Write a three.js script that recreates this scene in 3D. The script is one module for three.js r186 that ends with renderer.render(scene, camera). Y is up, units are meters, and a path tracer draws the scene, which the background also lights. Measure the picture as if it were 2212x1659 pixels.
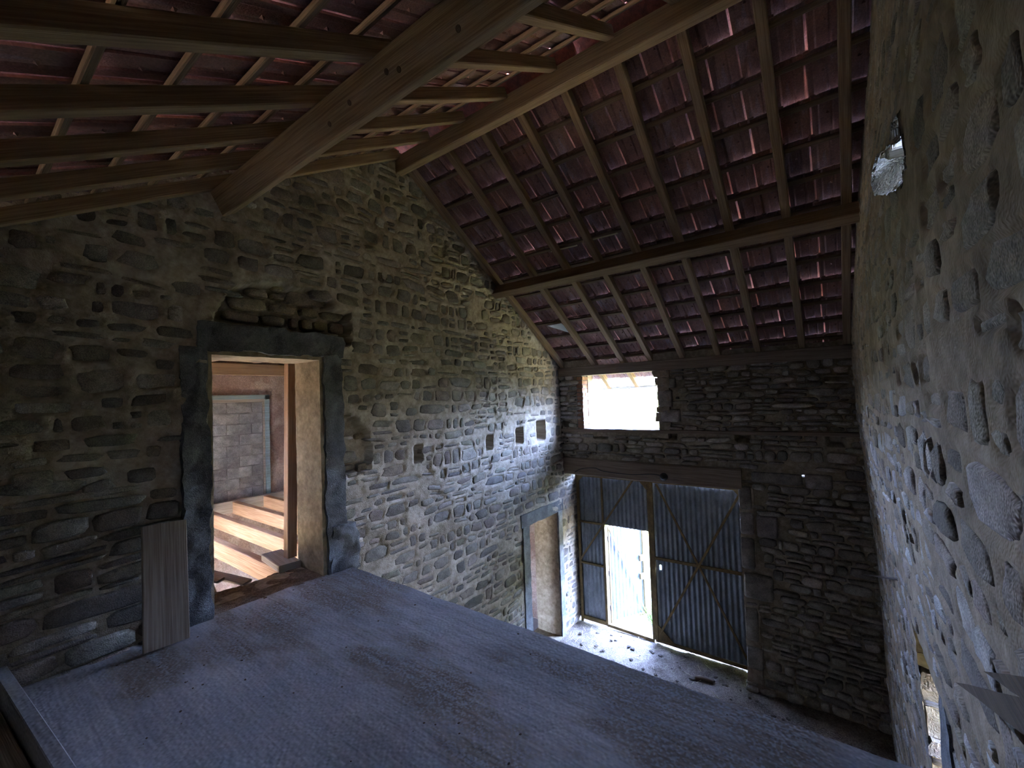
import * as THREE from 'three';
import { mergeGeometries } from 'three/addons/utils/BufferGeometryUtils.js';

// ---------------------------------------------------------------- camera, sky, sun, exposure
const scene = new THREE.Scene();
const FOCAL = 925, IW = 2212, IH = 1659;
const camera = new THREE.PerspectiveCamera(2 * Math.atan(IH / 2 / FOCAL) * 180 / Math.PI, IW / IH, 0.02, 300);
camera.rotation.order = 'YXZ';
camera.rotation.set(0.03229, 0.63897, -0.0341);
camera.position.set(3.87, 1.6, 6.66);
camera.updateMatrixWorld(true);

const sunDir = new THREE.Vector3(0.22, 0.92, 0.84).normalize();
// clear sky: pale towards the horizon, blue overhead, a little brighter round the sun
const skyTexture = (() => {
  const W = 512, H = 256, d = new Float32Array(W * H * 4), v = new THREE.Vector3();
  for (let row = 0; row < H; row++) for (let col = 0; col < W; col++) {
    const el = ((row + 0.5) / H - 0.5) * Math.PI, az = ((col + 0.5) / W - 0.5) * 2 * Math.PI;
    v.set(Math.cos(az) * Math.cos(el), Math.sin(el), Math.sin(az) * Math.cos(el));
    const t = Math.pow(Math.max(0, v.y), 0.5), c = Math.max(0, v.dot(sunDir)), glow = 1.2 * c ** 6 + 3 * c ** 40;
    [[1.2, 0.75], [1.55, 1.2], [2.4, 2.75]].forEach(([h, z], k) => { d[(row * W + col) * 4 + k] = h + (z - h) * t + glow; });
    d[(row * W + col) * 4 + 3] = 1;
  }
  const x = new THREE.DataTexture(d, W, H, THREE.RGBAFormat, THREE.FloatType);
  x.mapping = THREE.EquirectangularReflectionMapping; x.magFilter = THREE.LinearFilter; x.needsUpdate = true; return x;
})();
scene.background = skyTexture;

const sun = new THREE.DirectionalLight(0xfff1dc, 10);
sun.position.copy(sunDir).multiplyScalar(30);
sun.castShadow = true;
Object.assign(sun.shadow.camera, { left: -14, right: 14, top: 14, bottom: -14, near: 1, far: 70 });
sun.shadow.mapSize.set(4096, 4096);
scene.add(sun, sun.target);

const renderer = new THREE.WebGLRenderer({ antialias: true });
renderer.toneMapping = THREE.LinearToneMapping;
renderer.toneMappingExposure = 92;
renderer.shadowMap.enabled = true;

// ---------------------------------------------------------------- random numbers and noise
function rng(seed) { let a = seed >>> 0; return () => { a = (a + 0x6d2b79f5) | 0; let t = Math.imul(a ^ (a >>> 15), 1 | a); t = (t + Math.imul(t ^ (t >>> 7), 61 | t)) ^ t; return ((t ^ (t >>> 14)) >>> 0) / 4294967296; }; }
const between = (r, a, b) => a + (b - a) * r();
const hash3 = (x, y, z) => { let h = Math.imul(x, 374761393) ^ Math.imul(y, 668265263) ^ Math.imul(z, 2147483647 ^ 0x5bd1e995); h = Math.imul(h ^ (h >>> 13), 1274126177); return ((h ^ (h >>> 16)) >>> 0) / 4294967296; };
const ease = (t) => t * t * (3 - 2 * t), mix = (a, b, t) => a + (b - a) * t, clamp = (x, a, b) => Math.min(b, Math.max(a, x));
const step = (a, b, x) => ease(clamp((x - a) / (b - a), 0, 1));
function noise3(x, y, z) {
  const i = Math.floor(x), j = Math.floor(y), k = Math.floor(z), u = ease(x - i), v = ease(y - j), w = ease(z - k);
  const at = (c) => mix(mix(hash3(i, j, k + c), hash3(i + 1, j, k + c), u), mix(hash3(i, j + 1, k + c), hash3(i + 1, j + 1, k + c), u), v);
  return mix(at(0), at(1), w);
}
const noise2 = (x, y, s = 0) => noise3(x, y, s * 17.37 + 0.5);
function wrapNoise(x, y, p, q, s) {               // repeats every p by q cells
  const i = Math.floor(x), j = Math.floor(y), u = ease(x - i), v = ease(y - j), m = (a, n) => ((a % n) + n) % n;
  const h = (a, b) => hash3(m(a, p), m(b, q), s);
  return mix(mix(h(i, j), h(i + 1, j), u), mix(h(i, j + 1), h(i + 1, j + 1), u), v);
}
function fbmWrap(u, v, p, q, s, oct = 4, gain = 0.55) {
  let sum = 0, a = 1, tot = 0;
  for (let o = 0; o < oct; o++, a *= gain) { sum += a * wrapNoise(u * p, v * q, p, q, s + o * 31); tot += a; p *= 2; q *= 2; }
  return sum / tot;
}

// ---------------------------------------------------------------- textures
function texture(n, size, fn, colour = true) {     // fn(u, v) -> [r, g, b] (sRGB 0..1) or a number
  const d = new Uint8Array(n * n * 4);
  for (let y = 0; y < n; y++) for (let x = 0; x < n; x++) {
    let c = fn(x / n, y / n); if (typeof c === 'number') c = [c, c, c];
    const o = (y * n + x) * 4; for (let k = 0; k < 3; k++) d[o + k] = clamp(c[k], 0, 1) * 255; d[o + 3] = 255;
  }
  const t = new THREE.DataTexture(d, n, n);
  t.wrapS = t.wrapT = THREE.RepeatWrapping; t.magFilter = THREE.LinearFilter; t.minFilter = THREE.LinearFilter;
  if (colour) t.colorSpace = THREE.SRGBColorSpace;
  t.repeat.set(1 / (size[0] ?? size), 1 / (size[1] ?? size)); t.needsUpdate = true;
  return t;
}
const tint = (v, lo, hi) => [0, 1, 2].map((k) => mix(lo[k], hi[k], v));
const T = {
  grain: texture(512, 0.6, (u, v) => 0.62 + 0.5 * (fbmWrap(u, v, 6, 6, 1, 6, 0.7) - 0.5) + 0.28 * (wrapNoise(u * 200, v * 200, 200, 200, 5) - 0.5) + 0.1),
  grainBump: texture(512, 0.6, (u, v) => 0.6 * fbmWrap(u, v, 10, 10, 1, 5, 0.75) + 0.4 * wrapNoise(u * 128, v * 128, 128, 128, 3), false),
  mortar: texture(512, 1.7, (u, v) => { const a = fbmWrap(u, v, 4, 4, 21, 6, 0.65), b = fbmWrap(u, v, 40, 40, 22, 3, 0.7); return tint(clamp(a * 0.9 + (b - 0.5) * 0.6 + 0.05, 0, 1), [0.5, 0.46, 0.4], [1, 0.98, 0.95]); }),
  wood: texture(512, [1.6, 0.32], (u, v) => {
    const w = fbmWrap(u, v, 3, 6, 41, 3), g = fbmWrap(u, v + 0.04 * w, 4, 60, 42, 3, 0.7), f = fbmWrap(u, v, 10, 120, 43, 2, 0.6);
    return tint(clamp(0.25 + 0.7 * g + 0.4 * (f - 0.5) + 0.35 * (w - 0.5), 0, 1), [0.55, 0.48, 0.4], [1, 1, 1]);
  }),
  woodBump: texture(256, [1.6, 0.32], (u, v) => fbmWrap(u, v, 4, 60, 42, 3, 0.7), false),
  concrete: texture(1024, 2.9, (u, v) => {
    const a = fbmWrap(u, v, 3, 3, 61, 6, 0.62), s = fbmWrap(u, v, 4, 70, 62, 3, 0.7), p = wrapNoise(u * 340, v * 340, 340, 340, 63), q = fbmWrap(u, v, 2, 5, 64, 5, 0.6);
    const dirt = step(0.56, 0.72, q) * step(0.3, 0.7, p * 0.6 + s * 0.5);
    const g = clamp(0.5 + 0.7 * (a - 0.5) + 0.22 * (s - 0.5) + 0.2 * (p - 0.5), 0, 1), c = tint(g, [0.45, 0.46, 0.5], [1, 1, 1]);
    return c.map((x, k) => x * mix(1, [0.62, 0.52, 0.4][k], dirt * 0.75));
  }),
  concreteBump: texture(1024, 2.9, (u, v) => 0.45 * fbmWrap(u, v, 5, 90, 62, 3, 0.7) + 0.35 * wrapNoise(u * 200, v * 200, 200, 200, 63) + 0.2 * fbmWrap(u, v, 8, 8, 61, 4), false),
  tile: texture(512, 1.1, (u, v) => {
    const a = fbmWrap(u, v, 5, 5, 81, 5, 0.65), l = fbmWrap(u, v, 14, 4, 82, 4, 0.65), f = wrapNoise(u * 180, v * 180, 180, 180, 83);
    const lime = step(0.6, 0.76, l) * 0.6; const c = tint(clamp(0.15 + a * 0.8 + 0.3 * (f - 0.5), 0, 1), [0.45, 0.4, 0.4], [1, 0.95, 0.92]);
    return c.map((x, k) => mix(x, [0.86, 0.95, 1.1][k] * (0.75 + 0.4 * f), lime));
  }),
  earth: texture(512, 1.3, (u, v) => { const a = fbmWrap(u, v, 5, 5, 91, 6, 0.7), s = wrapNoise(u * 120, v * 120, 120, 120, 92); return tint(clamp(a * 0.9 + 0.5 * (s - 0.5) + 0.05, 0, 1), [0.42, 0.37, 0.31], [1, 0.97, 0.93]); }),
  zinc: texture(256, 0.5, (u, v) => 0.72 + 0.35 * (fbmWrap(u, v, 6, 3, 95, 4, 0.7) - 0.5) + 0.12 * (wrapNoise(u * 100, v * 100, 100, 100, 96) - 0.5)),
  limed: texture(512, 1.9, (u, v) => {
    const a = fbmWrap(u, v, 4, 4, 101, 5, 0.6), b = fbmWrap(u, v, 6, 6, 102, 4, 0.65), f = wrapNoise(u * 150, v * 150, 150, 150, 103), k = step(0.5, 0.62, b);
    return tint(clamp(a + 0.4 * (f - 0.5), 0, 1), [0.6, 0.54, 0.5], [1, 0.96, 0.93]).map((x, i) => x * mix(1, [0.9, 0.85, 0.84][i], k));
  }),
};
const rgb = (r, g, b) => new THREE.Color().setRGB(r, g, b);
const mat = (color, map, bump, bumpScale, extra = {}) => new THREE.MeshStandardMaterial({ color, map, bumpMap: bump, bumpScale, roughness: 0.95, metalness: 0, ...extra });
const M = {
  stone: mat(rgb(1, 1, 1), T.grain, T.grainBump, 0.006, { vertexColors: true }),
  mortarLeft: mat(rgb(0.55, 0.505, 0.43), T.mortar, T.grainBump, 0.008),
  mortarFar: mat(rgb(0.54, 0.485, 0.4), T.mortar, T.grainBump, 0.008),
  mortarRight: mat(rgb(0.47, 0.395, 0.285), T.mortar, T.grainBump, 0.004),
  core: mat(rgb(0.5, 0.44, 0.36), T.mortar, T.grainBump, 0.006),
  slab: mat(rgb(0.37, 0.345, 0.325), T.concrete, T.concreteBump, 0.006),
  frame: mat(rgb(0.2, 0.203, 0.198), T.grain, T.grainBump, 0.006),
  frameFaced: mat(rgb(0.43, 0.38, 0.27), T.mortar, T.grainBump, 0.004),
  earth: mat(rgb(0.26, 0.2, 0.15), T.earth, T.grainBump, 0.012),
  dust: mat(rgb(0.31, 0.265, 0.225), T.earth, T.grainBump, 0.012),
  wood: mat(rgb(0.3, 0.21, 0.12), T.wood, T.woodBump, 0.002),
  woodDark: mat(rgb(0.17, 0.115, 0.07), T.wood, T.woodBump, 0.002),
  woodOld: mat(rgb(0.3, 0.24, 0.19), T.wood, T.woodBump, 0.004),
  woodNew: mat(rgb(0.54, 0.36, 0.24), T.wood, T.woodBump, 0.001),
  woodGrey: mat(rgb(0.34, 0.31, 0.26), T.wood, T.woodBump, 0.002),
  zinc: mat(rgb(0.4, 0.435, 0.47), T.zinc, null, 0, { metalness: 0.25, roughness: 0.5 }),
  iron: mat(rgb(0.3, 0.2, 0.07), T.grain, null, 0, { metalness: 0.1, roughness: 0.8 }),
  rust: mat(rgb(0.1, 0.06, 0.04), T.grain, null, 0, { roughness: 0.9 }),
  brick: mat(rgb(0.48, 0.25, 0.15), T.grain, T.grainBump, 0.003),
  tiles: [rgb(0.24, 0.135, 0.105), rgb(0.2, 0.11, 0.09), rgb(0.26, 0.16, 0.125), rgb(0.22, 0.135, 0.115), rgb(0.27, 0.14, 0.1)].map((c) => mat(c, T.tile, T.grainBump, 0.002)),
  ridgeTile: mat(rgb(0.5, 0.13, 0.06), T.grain, T.grainBump, 0.002),
  block: mat(rgb(0.36, 0.345, 0.31), T.grain, T.grainBump, 0.003),
  joint: mat(rgb(0.28, 0.26, 0.23), T.grain, T.grainBump, 0.003),
  bluePaint: mat(rgb(0.24, 0.34, 0.36), T.wood, T.woodBump, 0.002),
  limed: mat(rgb(0.46, 0.405, 0.36), T.limed, T.grainBump, 0.012),
  paper: mat(rgb(0.5, 0.52, 0.5), T.grain, null, 0),
  black: mat(rgb(0.025, 0.025, 0.025), null, null, 0, { roughness: 0.6 }),
  grass: mat(rgb(0.15, 0.15, 0.055), T.earth, null, 0),
  blade: mat(rgb(0.2, 0.32, 0.07), null, null, 0, { side: THREE.DoubleSide }),
  straw: mat(rgb(0.42, 0.34, 0.2), null, null, 0),
  fascia: mat(rgb(0.7, 0.68, 0.62), T.grain, null, 0),
};

// ---------------------------------------------------------------- naming and building helpers
const taken = new Map();
const numbered = (n) => { const k = taken.get(n) ?? 0; taken.set(n, k + 1); return k ? `${n}_${String(k).padStart(3, '0')}` : n; };
function tag(o, label, category, group, kind) { o.userData = { label, category }; if (group) o.userData.group = group; if (kind) o.userData.kind = kind; return o; }
function group(name, label, category, grp, kind, pos) { const g = new THREE.Group(); g.name = numbered(name); if (pos) g.position.set(...pos); scene.add(g); return tag(g, label, category, grp, kind); }
function mesh(name, geo, m, parent = scene) {
  const o = new THREE.Mesh(geo, m); o.name = parent === scene ? numbered(name) : name; o.castShadow = o.receiveShadow = true; parent.add(o); return o;
}
const struct = (name, label, category) => group(name, label, category, null, 'structure');
// a ray through a pixel of the photograph, cut with a plane: where things stand
function ray(u, v) { return new THREE.Vector3((u - IW / 2) / FOCAL, -(v - IH / 2) / FOCAL, -1).applyQuaternion(camera.quaternion); }
function onPlane(u, v, axis, value) { const d = ray(u, v), t = (value - camera.position[axis]) / d[axis]; return d.multiplyScalar(t).add(camera.position); }
const toCam = new THREE.Vector3();
function seen(p, n, area) {                              // projected size of a patch, 0 outside the frame
  const q = p.clone().project(camera); if (q.z > 1 || Math.abs(q.x) > 1.02 || Math.abs(q.y) > 1.02) return 0;
  toCam.subVectors(camera.position, p); const d = toCam.length(); return area * Math.abs(toCam.dot(n)) / (d * d * d);
}
function uvByFace(g, off = 0) {                          // metres on each face
  const p = g.attributes.position, n = g.attributes.normal, uv = new Float32Array(p.count * 2);
  for (let i = 0; i < p.count; i++) {
    const ax = Math.abs(n.getX(i)), ay = Math.abs(n.getY(i)), az = Math.abs(n.getZ(i));
    const [a, b] = ax >= ay && ax >= az ? [p.getZ(i), p.getY(i)] : ay >= az ? [p.getX(i), p.getZ(i)] : [p.getX(i), p.getY(i)];
    uv[i * 2] = a + off; uv[i * 2 + 1] = b + off * 0.7;
  }
  g.setAttribute('uv', new THREE.BufferAttribute(uv, 2)); return g;
}
function roughBox(x0, x1, y0, y1, z0, z1, seg = 0.06, amp = 0.01, freq = 9, seed = 0) {
  const sx = x1 - x0, sy = y1 - y0, sz = z1 - z0, n = (l) => clamp(Math.round(l / seg), 1, 90);
  const g = new THREE.BoxGeometry(sx, sy, sz, n(sx), n(sy), n(sz)); g.translate((x0 + x1) / 2, (y0 + y1) / 2, (z0 + z1) / 2); uvByFace(g, seed * 0.37);
  const p = g.attributes.position;
  for (let i = 0; i < p.count; i++) {
    const x = p.getX(i), y = p.getY(i), z = p.getZ(i), f = (s) => (noise3(x * freq + s + seed, y * freq + s * 2, z * freq - s) - 0.5) * 2 * amp + (noise3(x * freq * 3 + s, y * freq * 3, z * freq * 3 - s - seed) - 0.5) * amp;
    p.setXYZ(i, x + f(11.3), y + f(37.1), z + f(71.7));
  }
  return weld(g);
}
function weld(g) {                                       // smooth where faces meet at a low angle, sharp at box edges
  g.computeVertexNormals(); return g;
}
const plainBox = (x0, x1, y0, y1, z0, z1) => uvByFace(new THREE.BoxGeometry(x1 - x0, y1 - y0, z1 - z0).translate((x0 + x1) / 2, (y0 + y1) / 2, (z0 + z1) / 2));
// sawn timber along local x from 0 to len, chamfered edges, slightly wavy; uv runs along the grain
function timber(len, w, h, { cham = 0.006, wave = 0.003, segs = 0, seed = 1, rough = 0 } = {}) {
  const n = segs || clamp(Math.round(len / 0.35), 2, 24), c = Math.min(cham, w / 3, h / 3), a = w / 2, b = h / 2;
  const loop = [[-a + c, -b], [a - c, -b], [a, -b + c], [a, b - c], [a - c, b], [-a + c, b], [-a, b - c], [-a, -b + c]], peri = [0];
  for (let i = 0; i < 8; i++) { const q = loop[(i + 1) % 8]; peri.push(peri[i] + Math.hypot(q[0] - loop[i][0], q[1] - loop[i][1])); }
  const pos = [], uv = [], idx = [], o = seed * 1.713;
  for (let s = 0; s <= n; s++) {
    const x = len * s / n, dy = (noise2(x * 1.1, o) - 0.5) * 2 * wave, dz = (noise2(x * 1.1, o + 9) - 0.5) * 2 * wave;
    for (let i = 0; i <= 8; i++) {
      const q = loop[i % 8], r = rough ? (noise3(x * 7, q[0] * 30 + o, q[1] * 30) - 0.5) * rough : 0;
      pos.push(x, q[1] * (1 + r / h) + dy, q[0] * (1 + r / w) + dz); uv.push(x + o, peri[i] + o * 0.3);
    }
  }
  for (let s = 0; s < n; s++) for (let i = 0; i < 8; i++) { const k = s * 9 + i; idx.push(k, k + 9, k + 1, k + 1, k + 9, k + 10); }
  for (const [s, f] of [[0, 1], [n, -1]]) {
    const base = pos.length / 3;
    for (let i = 0; i < 8; i++) { const k = (s * 9 + i) * 3; pos.push(pos[k], pos[k + 1], pos[k + 2]); uv.push(loop[i][0] * 0.2 + o, loop[i][1]); }
    for (let i = 1; i < 7; i++) f > 0 ? idx.push(base, base + i, base + i + 1) : idx.push(base, base + i + 1, base + i);
  }
  const g = new THREE.BufferGeometry();
  g.setAttribute('position', new THREE.Float32BufferAttribute(pos, 3)); g.setAttribute('uv', new THREE.Float32BufferAttribute(uv, 2)); g.setIndex(idx);
  const f = g.toNonIndexed(); f.computeVertexNormals(); return f;
}
const V = (x, y, z) => new THREE.Vector3(x, y, z);
// a timber between two points of its axis; "up" is the direction of its height
function beamGeo(p0, p1, w, h, up = V(0, 1, 0), opt = {}) {
  const x = p1.clone().sub(p0), len = x.length(); x.normalize(); const z = x.clone().cross(up).normalize(), y = z.clone().cross(x);
  return timber(len, w, h, opt).applyMatrix4(new THREE.Matrix4().makeBasis(x, y, z).setPosition(p0));
}
// things keep their own origin: geometry is moved so that the mesh stands at "at"
function thing(name, geo, m, at, label, category, grp) { geo.translate(-at.x, -at.y, -at.z); const o = mesh(name, geo, m); o.position.copy(at); return tag(o, label, category, grp); }
function tube(points, r, sides = 6, segs = 30) { return new THREE.TubeGeometry(new THREE.CatmullRomCurve3(points), segs, r, sides, false); }
const inPoly = (s, t, P) => { let c = false; for (let i = 0, j = P.length - 1; i < P.length; j = i++) if ((P[i][1] > t) !== (P[j][1] > t) && s < (P[j][0] - P[i][0]) * (t - P[i][1]) / (P[j][1] - P[i][1]) + P[i][0]) c = !c; return c; };
const inRect = (s, t, r, e = 0) => s > r[0] - e && s < r[1] + e && t > r[2] - e && t < r[3] + e;

// ---------------------------------------------------------------- rubble walls
// Stones lie in wavy courses; each is a rounded polygon given by radii round its centre.
function makeStone(s, t, hw, hh, tilt, p, rnd, jit, tone) {
  const n = 10, pts = [], c = Math.cos(tilt), d = Math.sin(tilt), turn = (rnd() - 0.5) * 0.35;
  for (let i = 0; i < n; i++) {
    const a = (i + 0.5) / n * 2 * Math.PI + turn + (rnd() - 0.5) * 0.25 * (p < 8), f = (v) => Math.sign(v) * Math.pow(Math.abs(v), 2 / p), k = 1 + (rnd() - 0.5) * 2 * jit, l = 1 + (rnd() - 0.5) * jit;
    const x = hw * f(Math.cos(a)) * k, y = hh * f(Math.sin(a)) * l; pts.push([x * c - y * d, x * d + y * c]);
  }
  pts.sort((a, b) => Math.atan2(a[1], a[0]) - Math.atan2(b[1], b[0]));
  return { s, t, hw, hh, pts, ang: pts.map(([x, y]) => Math.atan2(y, x)), n, tone, face: 0, reach: Math.max(...pts.map(([x, y]) => Math.hypot(x, y))) };
}
function layStones({ s0, s1, t0, t1, rows, widths, gap, power, jit, warp, rnd, tone, ok, fill = 1 }) {
  const out = []; let t = t0, i = 0;
  const edge = (s, k) => warp * (noise2(s * 1.1, k * 3.17, 3) - 0.5) * 2;
  while (t < t1) {
    const rh = between(rnd, rows[0], rows[1]); let s = s0 - rnd() * widths[1];
    while (s < s1) {
      const big = rnd(), w = between(rnd, widths[0], widths[1]) * (big > 0.93 ? 1.5 : big < 0.2 ? 0.6 : 1), c = s + w / 2;
      const b0 = t + edge(c, i), b1 = t + rh + edge(c, i + 1), h = b1 - b0, tilt = (edge(c + 0.1, i) - edge(c - 0.1, i)) / 0.2 + (rnd() - 0.5) * 0.16;
      const parts = h > rows[0] * 1.35 && rnd() < 0.3 ? [[b0, mix(b0, b1, between(rnd, 0.35, 0.65))], null] : [[b0, b1]];
      if (parts.length > 1) parts[1] = [parts[0][1], b1];
      for (const [a, b] of parts) {
        const hw = w / 2 - gap * between(rnd, 0.35, 0.7), hh = (b - a) / 2 - gap * between(rnd, 0.3, 0.65);
        if (hw < 0.02 || hh < 0.012 || rnd() > fill) continue;
        const st = makeStone(c, (a + b) / 2, hw, hh, tilt, power, rnd, jit, tone(rnd, c, (a + b) / 2));
        if (ok(st)) out.push(st);
      }
      s += w;
    }
    t += rh; i++;
  }
  return out;
}
// how far out (x, y) lies from the stone's centre: 1 on its outline
function outward(st, x, y) {
  const a = Math.atan2(y, x); let i = st.n - 1; for (let k = 0; k < st.n; k++) if (st.ang[k] <= a) i = k; else break;
  if (a < st.ang[0]) i = st.n - 1;
  const A = st.pts[i], B = st.pts[(i + 1) % st.n], ex = B[0] - A[0], ey = B[1] - A[1];
  return (x * ey - y * ex) / (A[0] * ey - A[1] * ex);
}
function stoneGeo(st, P, flip, base, back, rnd, dome) {
  const n = st.n, pos = [], uv = [], col = [], idx = [], c0 = P(st.s, st.t, base(st.s, st.t)), o = rnd() * 40;
  const put = (s, t, h) => { const q = P(s, t, h + base(s, t)); pos.push(q.x - c0.x, q.y - c0.y, q.z - c0.z); uv.push(s + o, t + o * 0.6); col.push(...st.tone); };
  const rings = [[1.02, back], [1, st.face - dome - 0.004], [0.8, st.face]];
  for (const [k, h] of rings) for (let i = 0; i < n; i++) { put(st.s + st.pts[i][0] * k, st.t + st.pts[i][1] * k, h + (k === 1.02 ? 0 : (rnd() - 0.5) * 0.009)); }
  put(st.s, st.t, st.face + (rnd() - 0.5) * 0.008);
  const tri = (a, b, c) => flip ? idx.push(a, c, b) : idx.push(a, b, c);
  for (let q = 0; q < 2; q++) for (let i = 0; i < n; i++) { const a = q * n + i, b = q * n + (i + 1) % n; tri(a, b, a + n); tri(b, b + n, a + n); }
  for (let i = 0; i < n; i++) tri(2 * n + i, 2 * n + (i + 1) % n, 3 * n);
  const g = new THREE.BufferGeometry();
  g.setAttribute('position', new THREE.Float32BufferAttribute(pos, 3)); g.setAttribute('uv', new THREE.Float32BufferAttribute(uv, 2)); g.setAttribute('color', new THREE.Float32BufferAttribute(col, 3)); g.setIndex(idx); g.computeVertexNormals();
  return { g, at: c0 };
}
function rubbleWall(w) {
  const nx = Math.round((w.s1 - w.s0) / w.cell), ny = Math.round((w.t1 - w.t0) / w.cell), ds = (w.s1 - w.s0) / nx, dt = (w.t1 - w.t0) / ny, N = (nx + 1) * (ny + 1);
  const q = new Float32Array(N).fill(9), face = new Float32Array(N), rnd = rng(w.seed);
  for (const st of w.stones) {
    const R = st.reach * 1.35, i0 = Math.max(0, Math.ceil((st.s - R - w.s0) / ds)), i1 = Math.min(nx, Math.floor((st.s + R - w.s0) / ds)), j0 = Math.max(0, Math.ceil((st.t - R - w.t0) / dt)), j1 = Math.min(ny, Math.floor((st.t + R - w.t0) / dt));
    for (let j = j0; j <= j1; j++) for (let i = i0; i <= i1; i++) {
      const a = w.s0 + i * ds - st.s, b = w.t0 + j * dt - st.t, k = outward(st, a, b), at = j * (nx + 1) + i;
      if (k < q[at]) { q[at] = k; face[at] = st.face; }
    }
  }
  const pos = new Float32Array(N * 3), uv = new Float32Array(N * 2), idx = [];
  for (let j = 0; j <= ny; j++) for (let i = 0; i <= nx; i++) {
    const s = w.s0 + i * ds, t = w.t0 + j * dt, at = j * (nx + 1) + i;
    let h = w.mortar(s, t) + ((noise2(s * 14, t * 14, 5) - 0.5) * 0.014 + (noise2(s * 34, t * 34, 6) - 0.5) * 0.008) * (w.rough ?? 1);
    if (q[at] < 1.3) h = mix(Math.min(h, face[at] - w.sink), h, step(0.88, 1.08, q[at]));
    for (const k of w.pockets ?? []) if (inRect(s, t, k)) h = -0.19;
    const p = w.P(s, t, h + w.base(s, t)); pos.set([p.x, p.y, p.z], at * 3); uv.set([s, t], at * 2);
  }
  for (let j = 0; j < ny; j++) for (let i = 0; i < nx; i++) {
    const s = w.s0 + (i + 0.5) * ds, t = w.t0 + (j + 0.5) * dt; if (w.open(s, t)) continue;
    const a = j * (nx + 1) + i, b = a + 1, c = a + nx + 1, d = c + 1; w.flip ? idx.push(a, c, b, b, c, d) : idx.push(a, b, c, b, d, c);
  }
  const g = new THREE.BufferGeometry(); g.setAttribute('position', new THREE.BufferAttribute(pos, 3)); g.setAttribute('uv', new THREE.BufferAttribute(uv, 2)); g.setIndex(idx); g.computeVertexNormals();
  mesh('mortar', g, w.mortarMat, w.parent);
  const nrm = w.P(0, 0, 1).sub(w.P(0, 0, 0)).normalize();
  for (const st of w.stones) st.seen = seen(w.P(st.s, st.t, 0), nrm, st.hw * st.hh);
  const sorted = [...w.stones].sort((a, b) => b.seen - a.seen), rest = [];
  sorted.forEach((st, i) => {
    const { g: sg, at } = stoneGeo(st, w.P, w.flip, w.base, st.face - 0.07, rnd, w.dome);
    if (i < w.single && st.seen > 0) { const o = mesh(i ? `stone_${String(i).padStart(3, '0')}` : 'stone', sg, M.stone, w.parent); o.position.copy(at); } else { sg.translate(at.x, at.y, at.z); rest.push(sg); }
  });
  if (rest.length) mesh('stones', mergeGeometries(rest), M.stone, w.parent).userData.kind = 'stuff';
}
const jitterTone = (list) => (r) => { const c = list[Math.floor(r() * list.length)], k = between(r, 0.72, 1.3); return [c[0] * k, c[1] * k * between(r, 0.96, 1.04), c[2] * k]; };

// ---------------------------------------------------------------- plan of the barn (metres)
const FLOOR = -2.5, SLAB_Z = 4.22, BACK_Z = 7.15;
const apex = { y: 4.367, z: 3.526 };
const slopeOf = (tan, sign) => { const a = Math.atan(tan); return { D: V(0, -Math.sin(a), sign * Math.cos(a)), N: V(0, Math.cos(a), sign * Math.sin(a)) }; };
const FAR = slopeOf(0.643, -1), NEAR = slopeOf(0.572, 1);
const onSlope = (sl, x, L, m) => V(x, apex.y, apex.z).addScaledVector(sl.D, L).addScaledVector(sl.N, m);
const roofY = (z) => (z < apex.z ? apex.y - 0.643 * (apex.z - z) : apex.y - 0.572 * (z - apex.z));
const profile = [[-2.6, 4.26], [-2, 4.25], [-1.5, 4.24], [-0.95, 4.22], [-0.4, 4.21], [0.13, 4.18], [0.7, 4.155], [1.2, 4.115], [1.8, 4.1], [2.4, 4.1], [3.6, 4.17], [4.6, 4.23]];
const rightX = (y) => { let i = 1; while (i < profile.length - 1 && profile[i][0] < y) i++; const [a, b] = [profile[i - 1], profile[i]]; return mix(a[1], b[1], clamp((y - a[0]) / (b[0] - a[0]), 0, 1)); };
function onRight(u, v) { let x = 4.15, p; for (let i = 0; i < 12; i++) { p = onPlane(u, v, 'x', x); x = rightX(p.y); } return [p.z, p.y]; }

const DOOR_UP = [4.46, 5.4, 0, 2.045], DOOR_LOW = [0.27, 1.15, FLOOR, -0.39];          // z0, z1, y0, y1 on the left gable
const GATE = [0, 2.77, FLOOR, 0.22], WINDOW = [0.43, 1.7, 1.03, 1.95];                  // x0, x1, y0, y1 in the far wall
const HOLE = [[1945, 242], [1950, 270], [1956, 300], [1962, 335], [1961, 352], [1964, 360], [1957, 372], [1958, 385], [1953, 392], [1955, 397], [1940, 412], [1915, 421], [1893, 420], [1886, 395], [1888, 368], [1897, 338], [1918, 322], [1944, 304], [1934, 299], [1931, 285], [1933, 265]].map(([u, v]) => onRight(u, v));
const PASSAGE = [3.4, 4.13, FLOOR, 0.28];                                               // z0, z1, y0, y1 in the right wall

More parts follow.
